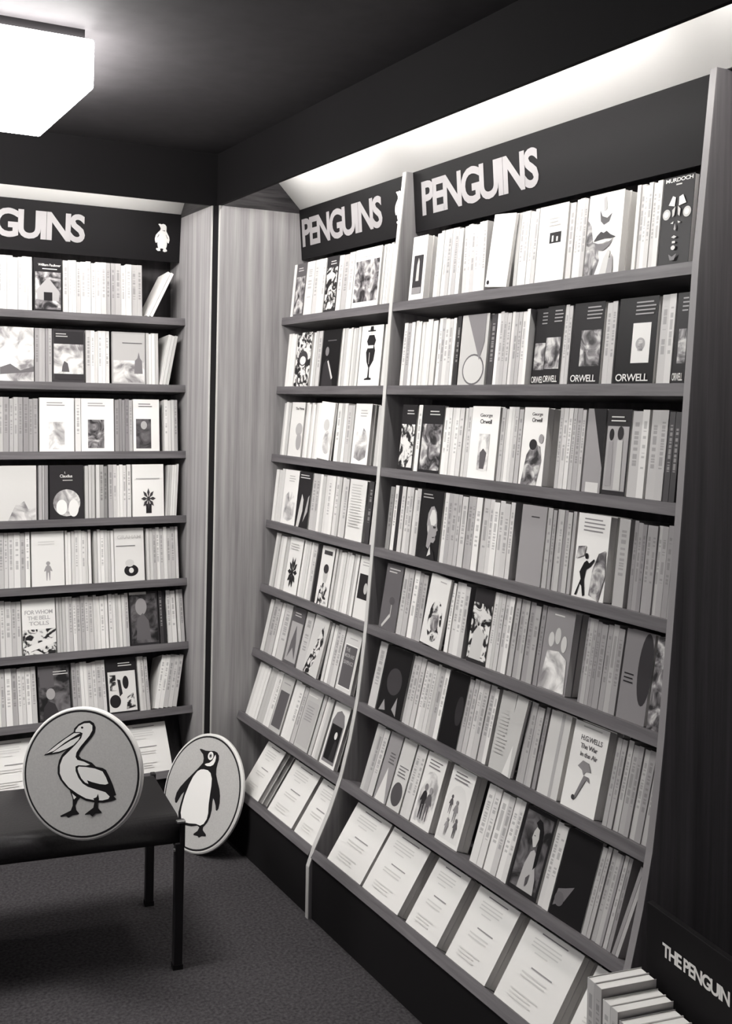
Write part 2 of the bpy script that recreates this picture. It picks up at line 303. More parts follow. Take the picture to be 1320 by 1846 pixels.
def place(fr, k, x, lean=0.0, back=.010, tilt=None):
    y, z, top, dn = shelf_line(k); p = Vector((x, y, z)) + top*back - dn*.0004
    return fr @ Matrix.Translation(p) @ Matrix.Rotation(R(-TK[k]), 4, 'X') @ Matrix.Rotation(R(lean), 4, 'Y')
def add_book(name, mats, mw, label, cat, group):
    o = obj(name, mats[0]); o.matrix_world = mw; tag(o, label, cat, group)
    obj('page_block', mats[1], None, o); return o
COUNT = {'S': 0, 'F': 0}
SPINES = []                                           # every spine-out book: the 300 that show largest are objects, the rest one mass
def spines(fr, k, x0, x1, n, cov, label, group, lean=0.0):
    wts = [1.0]*n if lean else [random.uniform(.75, 1.3) for _ in range(n)]; s = sum(wts); x = x0
    for q in wts:
        st = (x1-x0)*q/s
        h = round(BH*random.choice((.97, .985, 1, 1, 1)), 3); bk = .010+random.choice((0, 0, .001, .003))
        if lean:
            th = max(.004, math.floor((st*math.cos(R(lean))-.0003)*1000)/1000)
            mw = place(fr, k, x+st if lean > 0 else x, lean, .010) @ Matrix.Translation((-th if lean > 0 else 0, 0, 0))
        else:
            th = max(.003, math.floor((st-.0004)*1000)/1000); mw = place(fr, k, x+random.uniform(0, max(0, st-th)), 0, bk)
        u0, u1 = px_u(mw @ Vector((0, 0, .08))), px_u(mw @ Vector((th, 0, .08)))
        SPINES.append((u1-u0 if 0 < u1 and u0 < 1320 else 0, th, h, cov, mw, label, group)); x += st; COUNT['S'] += 1
def build_spines():
    SPINES.sort(key=lambda q: -q[0])
    for w_, th, h, cov, mw, label, group in SPINES[:300]:
        add_book('spine_out_paperback', book_meshes(.105, th, h, cov, True), mw, label, 'book', group)
    v, f, mi = [], [], []; rs = random.Random(3)
    tones = {'cover_pale': (0, 1, 2), 'cover_grey': (3, 4), 'cover_dark': (5,), 'cover_mixed': (1, 3, 5)}
    for w_, th, h, cov, mw, label, group in SPINES[300:]:
        for me, fixed in zip(book_meshes(.105, th, h, cov, True), (None, 6)):
            o = len(v); v += [mw @ q.co for q in me.vertices]; t_ = rs.choice(tones[cov]) if fixed is None else fixed
            for p in me.polygons: f.append([o+i for i in p.vertices]); mi.append(t_)
    me = bpy.data.meshes.new('thin_paperbacks'); me.from_pydata(v, [], f); me.update()
    for m_ in (flat(.5), flat(.62), flat(.74), flat(.26), flat(.38), flat(.03), MATS['page_edges']): me.materials.append(m_)
    me.polygons.foreach_set('material_index', mi)
    o = obj('thin_paperbacks', me); tag(o, 'many thin pale paperbacks packed spine out along the shelves', 'book'); o['kind'] = 'stuff'
def T(s, x, y, h, g, w=None): return ('t', s, x, y, h, g, w)
def draw(f, items, wd, ht):
    for it in items:
        k = it[0]
        g = it[-1] if k != 't' else it[5]
        mat = flat(g, .45) if not isinstance(g, str) else g
        if k == 'r': _, a, b_, c, d, _g = it; f.poly([(a*wd, b_*ht), (c*wd, b_*ht), (c*wd, d*ht), (a*wd, d*ht)], mat)
        elif k == 'e': _, a, b_, c, d, _g = it; f.poly(circ(a*wd, b_*ht, c*wd, d*ht), mat)
        elif k == 'p': f.poly([(a*wd, b_*ht) for a, b_ in it[1]], mat)
        elif k == 'l':                                  # rows of small print too small to read
            _, a, c, y, n_, _g = it
            rs = random.Random(int(y*1000)+n_)
            for i in range(n_):
                e = c-rs.uniform(0, .3)*(c-a); yy = y-i*.045
                f.poly([(a*wd, yy*ht), (e*wd, yy*ht), (e*wd, (yy+.016)*ht), (a*wd, (yy+.016)*ht)], mat)
        elif k == 't':
            _, s, x, y, h, _g, wq = it; me, asp = text_mesh(s); ww = wq*wd if wq else h*ht*asp
            f.k += 1; f.add_mesh(me, x*wd, y*ht, ww, h*ht, mat, -.00025*f.k)
def faced(fr, k, x0, x1, base, items, label, group=None, copies=1, th=.013, ht=BH, lean=0.0, back=.010, cat='book', name='paperback', short=''):
    wd = round(x1-x0, 3)
    if lean: th, back = .008, .001                    # leans in front of the books beside it
    mats = book_meshes(wd, th, round(ht, 3), flat(base, .42), False)
    for c in range(copies):
        lb = label if c == 0 else 'further copy behind the ' + short
        o = add_book(name, mats, place(fr, k, x1 if lean > 0 else x0, lean, back+c*(th+.0006)) @ Matrix.Translation((-wd if lean > 0 else 0, 0, 0)), lb[:], cat, group if c == 0 else 'copies behind the ' + short)
        if c == 0 and items:
            f = Flat(); draw(f, items, wd, ht); f.build('cover_print', o)
        COUNT['F'] += 1

# ------------------------------------------------------------------ cover designs (flat print)
def head(g, x0=.2, x1=.85, y=.9, n=2): return [('l', x0, x1, y, n, g)]
def PW(photo='photo_mid', bx=(.2, .12, .8, .6), g=.3, ex=()): return [('r', *bx, photo)] + head(g) + list(ex)
def PD(photo='photo_mid', bx=(.06, .05, .94, .68), g=.6, ex=()): return [('r', *bx, photo)] + head(g, .35, .95, .9) + list(ex)
def man(cx, cy, s, g, gh=None):                       # a plain standing figure
    q = [(-.1, 0), (-.06, 0), (-.02, .4), (.02, .4), (.06, 0), (.1, 0), (.12, .5), (.2, .45), (.22, .5), (.12, .72), (.04, .78), (-.04, .78), (-.12, .72), (-.22, .5), (-.2, .45), (-.12, .5)]
    return [('p', [(cx+a*s*1.6, cy+b_*s) for a, b_ in q], g), ('e', cx, cy+.87*s, .11*s*1.6, .1*s, gh or g)]
def leafy(cx, cy, s, g, n=9):
    o = []
    for i in range(n):
        a = 2*math.pi*i/n; dx, dy = math.cos(a), math.sin(a)
        o.append(('p', [(cx+.12*s*dx, cy+.1*s*dy), (cx+s*(.6*dx-.18*dy), cy+s*(.5*dy+.14*dx)), (cx+s*dx, cy+.85*s*dy), (cx+s*(.6*dx+.18*dy), cy+s*(.5*dy-.14*dx))], g))
    return o + [('e', cx, cy, .22*s, .17*s, g)]
hat_man = [('p', [(.3, .1), (.62, .1), (.62, .13), (.52, .14), (.5, .3), (.66, .42), (.7, .58), (.64, .66), (.7, .75), (.6, .84), (.36, .84), (.28, .74), (.36, .66), (.28, .56), (.34, .4), (.45, .3), (.44, .14), (.3, .12)], .015), ('e', .48, .88, .06, .035, .6), ('r', .3, .9, .66, .92, .015), ('p', [(.4, .92), (.56, .92), (.54, .985), (.42, .985)], .015), ('r', .36, .62, .62, .67, .7), ('r', .455, .36, .475, .55, .6)]
ship = [('r', .04, .05, .96, .96, 'photo_light'), ('r', .04, .72, .96, .96, .03), ('r', .04, .05, .96, .16, .04), ('p', [(.28, .2), (.52, .2), (.47, .36), (.36, .4), (.3, .3)], .1), ('l', .1, .55, .9, 2, .5)]
landscape = [('r', 0, 0, 1, 1, 'photo_light'), ('p', [(0, .25), (.3, .32), (.6, .2), (1, .28), (1, .18), (0, .12)], .12)]
tower = [('r', .03, .03, .97, .97, .45), ('r', .03, .03, .97, .45, 'photo_light'), ('p', [(.66, .2), (.92, .2), (.9, .45), (.84, .5), (.8, .62), (.76, .5), (.68, .45)], .18), ('l', .3, .95, .78, 1, .1)]
vase = [('r', .42, .06, .6, .24, .02)] + leafy(.5, .34, .24, .05, 8) + head(.45, .1, .9, .72, 1)
claudius = [('e', .5, .3, .4, .25, 'photo_light'), ('e', .35, .22, .16, .14, .8), ('e', .7, .2, .15, .16, .75), T('I,', .44, .84, .04, .7), T('Claudius', .3, .77, .055, .75), ('l', .38, .74, .71, 1, .5)]
wind = [T('FOR WHOM', .08, .72, .075, .35, .84), T('THE BELL', .16, .62, .07, .4, .68), T('TOLLS', .2, .52, .07, .4, .6), ('r', 0, 0, 1, .45, 'photo_hard'), ('p', [(0, .12), (.9, .28), (1, .34), (1, .2), (.2, .05)], .75)]
wells = [('l', .25, .95, .95, 1, .5), T('H.G.WELLS', .24, .8, .06, .1, .62), T('The War', .26, .71, .055, .12, .5), T('in the Air', .3, .62, .055, .15, .5), ('p', [(.3, .5), (.42, .58), (.6, .57), (.7, .48), (.55, .47), (.5, .42), (.44, .47)], .25), ('p', [(.34, .14), (.4, .14), (.6, .38), (.72, .36), (.66, .42), (.52, .42)], .2), ('e', .33, .14, .05, .03, .05)]
orwell_w1 = [T('George', .3, .84, .06, .03, .45), T('Orwell', .32, .76, .06, .03, .42), ('r', .34, .12, .72, .62, 'photo_light'), ('e', .53, .44, .1, .1, .8), ('p', [(.44, .14), (.6, .14), (.66, .36), (.53, .42), (.42, .36)], .1)]
orwell_w2 = [T('George', .34, .88, .055, .03, .45), T('Orwell', .36, .81, .055, .03, .42), ('p', [(.1, 0), (.75, 0), (.9, .32), (.8, .5), (.5, .55), (.25, .38)], 'photo_mid'), ('e', .5, .52, .16, .07, .03), ('e', .82, .6, .1, .06, .3)]
orwell_dk = lambda box_: [('r', *box_, 'photo_mid'), ('l', .45, .95, .93, 4, .3), T('ORWELL', .06, .03, .085, .72, .84)]
lips = [('p', [(0, 0), (.3, 0), (.42, .18), (.36, .34), (.2, .42), (.12, .62), (0, .7)], 'photo_mid'), ('p', [(.34, .8), (.42, .72), (.56, .69), (.7, .74), (.62, .64), (.48, .61), (.38, .66)], .06), ('p', [(.42, .94), (.5, .96), (.54, .8), (.46, .78)], .4),
    ('p', [(.22, .42), (.32, .49), (.42, .53), (.5, .51), (.58, .53), (.7, .48), (.86, .44), (.7, .43), (.54, .44), (.38, .43)], .05), ('p', [(.34, .42), (.5, .43), (.66, .41), (.52, .385), (.4, .39)], .75), ('p', [(.24, .41), (.36, .385), (.52, .375), (.7, .4), (.8, .43), (.68, .34), (.52, .29), (.36, .31)], .14), ('p', [(.46, 0), (.56, .2), (.68, .3), (.74, .27), (.7, .14), (.66, 0)], .55), ('p', [(.66, 0), (.72, .18), (.8, .24), (.84, .1), (.84, 0)], .3)]
mask = [T('MURDOCH', .04, .94, .045, .7, .9), ('l', .4, .62, .9, 1, .5), ('e', .16, .58, .13, .06, .5), ('e', .84, .58, .13, .06, .5), ('e', .16, .58, .08, .035, .7), ('e', .84, .58, .08, .035, .7), ('p', [(.22, .68), (.34, .78), (.44, .76), (.42, .66)], .72), ('p', [(.56, .66), (.56, .76), (.68, .78), (.8, .68)], .72), ('p', [(.36, .62), (.46, .66), (.44, .56), (.38, .54)], .5), ('p', [(.54, .66), (.64, .62), (.62, .54), (.56, .56)], .5), ('p', [(.34, .47), (.44, .49), (.43, .46)], .6), ('p', [(.58, .49), (.68, .47), (.6, .46)], .6), ('p', [(.47, .4), (.5, .47), (.54, .4), (.51, .38)], .3), ('p', [(.42, .31), (.5, .33), (.6, .31), (.51, .295)], .55), ('r', .46, .24, .56, .265, .6), ('e', .51, .19, .07, .025, .65), ('p', [(.38, .12), (.5, .09), (.64, .12), (.58, .05), (.44, .05)], .12)]
bald = [('p', [(.36, .5), (.38, .66), (.48, .76), (.62, .78), (.76, .7), (.82, .58), (.83, .5), (.88, .44), (.83, .42), (.83, .37), (.8, .35), (.81, .3), (.74, .25), (.62, .25), (.56, .14), (.42, .18), (.44, .36)], .3), ('p', [(.46, .6), (.54, .72), (.66, .73), (.75, .66), (.79, .54), (.7, .5), (.56, .5)], .62), ('p', [(.66, .49), (.8, .49), (.78, .46), (.68, .46)], .04), ('e', .46, .44, .05, .05, .45), ('p', [(.66, .33), (.8, .34), (.7, .315)], .05), ('p', [(.12, 0), (.9, 0), (.8, .12), (.6, .2), (.5, .12), (.36, .2)], .02), ('p', [(.52, .04), (.62, .2), (.68, .08)], .6), ('l', .1, .6, .93, 2, .4)]
dancer = [('l', .2, .85, .93, 4, .25), ('p', [(.1, .02), (.16, .02), (.24, .16), (.3, .14), (.36, .02), (.42, .04), (.36, .22), (.4, .34), (.52, .38), (.64, .46), (.62, .48), (.48, .42), (.4, .45), (.32, .42), (.2, .3), (.26, .22)], .012), ('e', .38, .5, .05, .035, .012), ('p', [(.55, .05), (.85, 0), (1, .3), (.95, .6), (.75, .55), (.6, .35)], 'photo_mid'), ('p', [(.05, .45), (.3, .5), (.35, .62), (.1, .6)], 'photo_mid')]
couple = [('p', [(.1, .05), (.9, .05), (.9, .62), (.7, .74), (.5, .77), (.3, .74), (.1, .62)], 'photo_light')] + man(.36, .1, .5, .03, .2) + man(.62, .1, .48, .12, .3) + head(.2, .2, .85, .9, 3)
revel = [('p', [(.08, .05), (.92, .05), (.92, .6), (.7, .75), (.5, .78), (.3, .75), (.08, .6)], .72)] + man(.3, .38, .26, .1) + man(.55, .3, .3, .25) + man(.7, .12, .26, .12) + man(.36, .1, .24, .3) + head(.2, .2, .85, .92, 3)
moon = [('r', .1, .06, .9, .76, .8), ('r', .13, .08, .87, .74, .1), ('l', .3, .9, .85, 1, .4), T('THE', .2, .64, .06, .4, .25), T('MOON AND', .2, .55, .06, .45, .6), T('SIXPENCE', .2, .44, .06, .42, .6)]
arch = [('p', [(.1, .05), (.9, .05), (.9, .7), (.75, .85), (.5, .9), (.25, .85), (.1, .7)], .2), ('r', .16, .1, .84, .66, .012), ('p', [(.5, .1), (.8, .1), (.75, .4), (.6, .44)], .03), ('e', .58, .5, .09, .06, .7)]
womanp = [('r', .06, .05, .94, .95, 'photo_dark'), ('p', [(.3, .05), (.84, .05), (.8, .22), (.7, .36), (.66, .5), (.56, .54), (.46, .5), (.36, .34)], .42), ('p', [(.42, .84), (.5, .9), (.62, .88), (.72, .78), (.76, .6), (.74, .38), (.66, .32), (.64, .5), (.62, .68), (.5, .8)], .012), ('p', [(.42, .74), (.48, .8), (.58, .78), (.62, .68), (.58, .58), (.5, .56), (.44, .62), (.4, .66)], .52), ('r', .45, .69, .5, .7, .08), ('p', [(.52, .2), (.62, .26), (.6, .14), (.54, .1)], .08)]
window_pic = [('p', [(.3, .78), (.7, .78), (.66, .92), (.5, .96), (.34, .92)], .5), ('r', .18, .1, .82, .7, .04), ('p', [(.4, .3), (.6, .3), (.58, .6), (.5, .66), (.42, .55)], .5), ('r', .2, .1, .8, .2, .25)]
wheel = [('e', .55, .22, .4, .22, .12), ('e', .55, .22, .36, .195, .55), ('p', [(.2, 1), (.75, .35), (.9, .6), (.9, 1)], .2)]
gun = [('p', [(.15, .05), (.55, .25), (.6, .2), (.2, .02)], .5), ('r', .58, .2, .62, .42, .5), ('e', .6, .45, .16, .06, .08), ('l', .2, .85, .92, 2, .6)]
hands = [('p', [(.1, 0), (.3, .0), (.5, .3), (.5, .5), (.35, .6), (.2, .3)], .55), ('p', [(.6, .1), (.9, .3), (.95, .6), (.85, .55)], .4)] + head(.6, .1, .9, .93, 2)
hands_pale = [('p', [(.15, .1), (.5, .05), (.85, .12), (.9, .4), (.75, .55), (.6, .6), (.5, .45), (.4, .6), (.2, .52)], 'photo_light'), ('l', .35, .8, .88, 3, .45)]
headings = [('l', .28, .9, .93, 1, .2), ('l', .2, .82, .84, 3, .58), ('l', .3, .6, .69, 1, .6), ('l', .36, .75, .52, 1, .28), ('l', .25, .8, .43, 2, .6), ('l', .2, .7, .2, 3, .64)]
abstract = [('r', .05, .03, .95, .76, .7), ('e', .25, .22, .18, .12, .02), ('e', .62, .55, .1, .12, .02), ('p', [(.4, .3), (.5, .35), (.45, .6), (.35, .62)], .03), ('p', [(.6, .06), (.9, .1), (.85, .35), (.65, .3)], 'photo_hard'), ('r', .1, .42, .3, .7, 'photo_hard'), ('l', .4, .95, .9, 2, .7)]
house = [('r', .05, .04, .95, .74, 'photo_mid'), ('p', [(.1, .4), (.5, .64), (.9, .38), (.88, .2), (.12, .22)], .35), ('r', .35, .2, .65, .36, .02), T('William Faulkner', .15, .85, .045, .7, .8), ('l', .3, .95, .79, 1, .6)]
zebra = [('r', .05, .05, .95, .9, 'photo_hard')]
bust = [('e', .55, .2, .24, .11, .02), ('e', .5, .34, .15, .07, .6), ('e', .55, .2, .08, .05, .7), ('l', .05, .95, .66, 1, .2), T('GRAHAM', .1, .8, .07, .55, .8)]
thin_fig = man(.5, .1, .36, .3) + head(.6, .2, .8, .8, 2)
statue = [('r', .04, .04, .96, .96, 'photo_dark'), ('e', .4, .72, .2, .16, .3), ('p', [(.2, .1), (.7, .1), (.65, .45), (.45, .6), (.25, .5)], .12), ('r', 0, .95, .6, 1, .5)]
lady = [('r', .02, .02, .98, .98, 'photo_dark'), ('e', .38, .48, .14, .1, .35), ('p', [(.1, 0), (.7, 0), (.5, .3), (.3, .36), (.15, .25)], .04), ('r', .05, .6, .5, .95, .1), ('l', .48, .98, .86, 2, .6)]
suit = [('e', .3, .62, .1, .08, .2), ('p', [(.1, 0), (.75, 0), (.6, .35), (.35, .5), (.15, .4)], .03), ('p', [(.36, .44), (.42, .46), (.72, .15), (.66, .12)], .6), ('l', .3, .8, .8, 1, .12)]
figures = [('r', .05, .05, .95, .8, .35), ('e', .25, .7, .1, .07, .02), ('p', [(.12, .1), (.38, .1), (.34, .62), (.16, .62)], .3), ('e', .62, .72, .12, .08, .03), ('p', [(.5, .06), (.78, .06), (.74, .64), (.52, .64)], .5), ('l', .2, .95, .9, 2, .6)]
group_f = [('r', 0, 0, 1, 1, .26), ('e', .28, .62, .1, .09, .6), ('e', .5, .68, .1, .1, .55), ('e', .74, .6, .1, .1, .6), ('p', [(.05, .02), (.95, .02), (.9, .42), (.6, .5), (.2, .48)], 'photo_light'), ('l', .3, .8, .92, 1, .6)]
catface = [('e', .55, .36, .34, .3, 'photo_hard'), ('e', .55, .36, .2, .16, 'photo_mid'), ('l', .5, .95, .92, 1, .4)]
flower = leafy(.5, .38, .34, .02, 10) + head(.5, .15, .85, .88, 3)
portrait_w = [('e', .52, .52, .18, .16, .5), ('e', .52, .62, .2, .08, .04), ('p', [(.15, 0), (.9, 0), (.8, .3), (.5, .4), (.25, .3)], 'photo_hard'), ('r', .2, .86, .85, .93, .05)]
textlines = [('l', .15, .9, .9, 16, .5)]

# ------------------------------------------------------------------ what stands on each shelf; numbers are photo columns along the shelf front
S = lambda a, b_, n_, c='cover_pale': ('S', a, b_, n_, c)
Ln = lambda a, b_, n_, lean, c='cover_pale': ('L', a, b_, n_, c, lean)
def F(a, b_, base, items, label, copies=1, **kw): return ('F', a, b_, base, items, label, copies, kw)
GR, DK_, MX = 'cover_grey', 'cover_dark', 'cover_mixed'
LEFT = {
1: [S(-25, 58, 9), F(61, 112, .02, house, 'dark cover with a gabled house picture'), S(114, 200, 10), S(201, 257, 6), Ln(262, 275, 2, 27)],
2: [S(-25, -2, 3), F(0, 61, .6, landscape, 'pale misty landscape cover'), S(63, 94, 5, GR), F(95, 153, .05, ship, 'dark cover with a sailing ship'), S(155, 198, 6), F(203, 262, .4, tower, 'grey cover with a distant tower'), S(264, 286, 4), Ln(287, 304, 3, 12)],
3: [S(-25, 69, 10, GR), F(72, 134, .78, PW('photo_light', (.26, .04, .72, .55)), 'white cover with a faded lady picture'), S(136, 146, 1), F(147, 206, .78, PW('photo_mid', (.2, .06, .7, .6)), 'white cover with a seated couple picture'), S(208, 240, 5, GR), F(241, 288, .78, PW('photo_dark', (.1, .05, .68, .62), .15, [('e', .4, .5, .12, .08, .4)]), 'white cover with a dark bearded portrait'), S(297, 321, 4)],
4: [F(-8, 66, .6, [('p', [(.3, 0), (.5, .3), (.55, .28), (.7, .35), (.8, .2), (.98, .25), (.98, 0)], 'photo_light')], 'pale cover with grass at its foot'), S(70, 87, 3, GR), F(90, 151, .03, claudius, 'dark cover with a round pale picture'), S(154, 172, 3), S(174, 195, 3, MX), S(196, 237, 6), F(240, 296, .8, vase, 'white cover with a black vase of flowers'), Ln(298, 318, 5, 4)],
5: [S(-10, 55, 7), F(58, 117, .72, thin_fig, 'white cover with one thin standing figure'), S(119, 166, 8), S(171, 207, 6), F(208, 261, .72, bust, 'white cover with a small dark bust'), S(266, 323, 9)],
6: [S(-8, 40, 5), F(42, 102, .78, wind, 'white cover with big faint lettering over striped rocks'), S(104, 197, 14), S(199, 235, 6), F(237, 288, .03, statue, 'dark cover with a pale classical head'), S(290, 302, 2, DK_), S(304, 320, 2), S(322, 334, 2)],
7: [S(-8, 69, 8), F(72, 130, .02, lady, 'dark cover with a shadowy seated lady'), S(134, 195, 8), F(196, 251, .02, abstract, 'black cover with white abstract shapes'), S(254, 272, 3), Ln(278, 318, 5, 14)],
8: [F(-20, 70, .72, headings, 'white booklet behind the round pelican plaque', 2, th=.016, ht=.16), F(228, 312, .72, headings, 'white booklet beside the corner panel', 2, th=.016, ht=.16)]}
FAR = {
1: [S(523, 527, 1), F(528, 545, .1, [('r', .05, .05, .95, .75, 'photo_mid')] + head(.6), 'narrow dark patterned cover'), S(546, 560, 1), S(561, 580, 3), F(582, 603, .03, PD('photo_hard', (.05, .05, .95, .8)), 'black and white collage cover'), S(604, 630, 3), F(633, 680, .78, PW('photo_mid', (.05, .1, .95, .8), .5), 'white cover with a loose rider picture'), S(682, 709, 7)],
2: [S(513, 527, 3), F(529, 555, .5, [('r', 0, 0, 1, 1, 'photo_hard'), ('e', .5, .52, .32, .14, .05), ('e', .5, .48, .2, .08, .7)], 'cover with a stack of pictured heads'), S(557, 573, 3), F(575, 607, .008, suit, 'black cover with a shadowed man in a suit'), S(609, 642, 7), F(644, 682, .82, hat_man, 'white cover with a hatted man in black'), S(684, 697, 3)],
3: [S(503, 516, 3), F(518, 541, .7, [('e', .7, .5, .25, .12, .4), ('e', .75, .28, .2, .16, .35), T('The Prime', .3, .86, .05, .05, .65)], 'pale cover with a grey embroidered figure'), S(543, 571, 6), F(573, 597, .78, [('e', .7, .3, .3, .2, 'photo_light'), ('e', .55, .6, .2, .1, .55)], 'white cover tilted against its neighbours', lean=3), S(600, 630, 5), F(632, 661, .8, hands_pale, 'white cover with paired leaves', 2), S(672, 685, 2)],
4: [S(489, 503, 3), F(505, 530, .78, hands_pale, 'white cover with a faint oval drawing'), F(531, 553, .02, hands, 'black cover with reaching pale hands'), S(555, 619, 11), F(621, 651, .72, textlines, 'white cover filled with lines of print'), S(655, 663, 1, DK_), S(664, 671, 1)],
5: [S(484, 508, 5), F(510, 533, .78, flower, 'white cover with a spiky black flower'), S(535, 558, 5), F(560, 566, .02, [], 'thin black cover beside a spotted portrait'), F(567, 589, .75, portrait_w, 'white cover with a man in spotted dress'), S(591, 633, 9), F(635, 661, .72, [('r', .1, .32, .95, .72, .02), ('e', .6, .5, .12, .09, .5)] + head(.4), 'white cover with a dark square photograph')],
6: [S(469, 494, 4), S(496, 508, 1), F(510, 531, .1, [('r', .05, .05, .95, .75, .4), ('p', [(.2, .1), (.5, .3), (.8, .1), (.7, .4), (.5, .7), (.3, .4)], .12)] + head(.6), 'dark cover with a swinging figure'), S(533, 546, 1), F(549, 574, .6, [('p', [(0, 0), (.4, 0), (.9, .6), (.7, .9), (.4, .5)], 'photo_hard')], 'pale cover with bold black curves', lean=4), S(577, 602, 4), F(604, 631, .62, moon, 'pale bordered cover with a grey lettered panel')],
7: [S(441, 482, 8), F(484, 503, .5, [('r', .1, .08, .9, .72, .1), ('l', .2, .9, .85, 1, .3)], 'grey cover with a dark upright panel'), S(504, 527, 4), F(529, 553, .5, [('r', .08, .05, .92, .8, .45), ('l', .2, .8, .7, 6, .3), ('l', .1, .9, .88, 1, .7)], 'grey cover with faint pencil writing'), S(555, 572, 4), F(575, 601, .75, arch, 'white arched frame cover with a night figure')],
8: [F(435, 465, .74, headings, 'white booklet nearest the corner panel', 3, th=.017, ht=.16), F(482, 525, .74, headings, 'white booklet second from the corner panel', 2, th=.017, ht=.16), F(530, 566, .74, headings, 'white booklet against the curved divider', 2, th=.017, ht=.16)]}
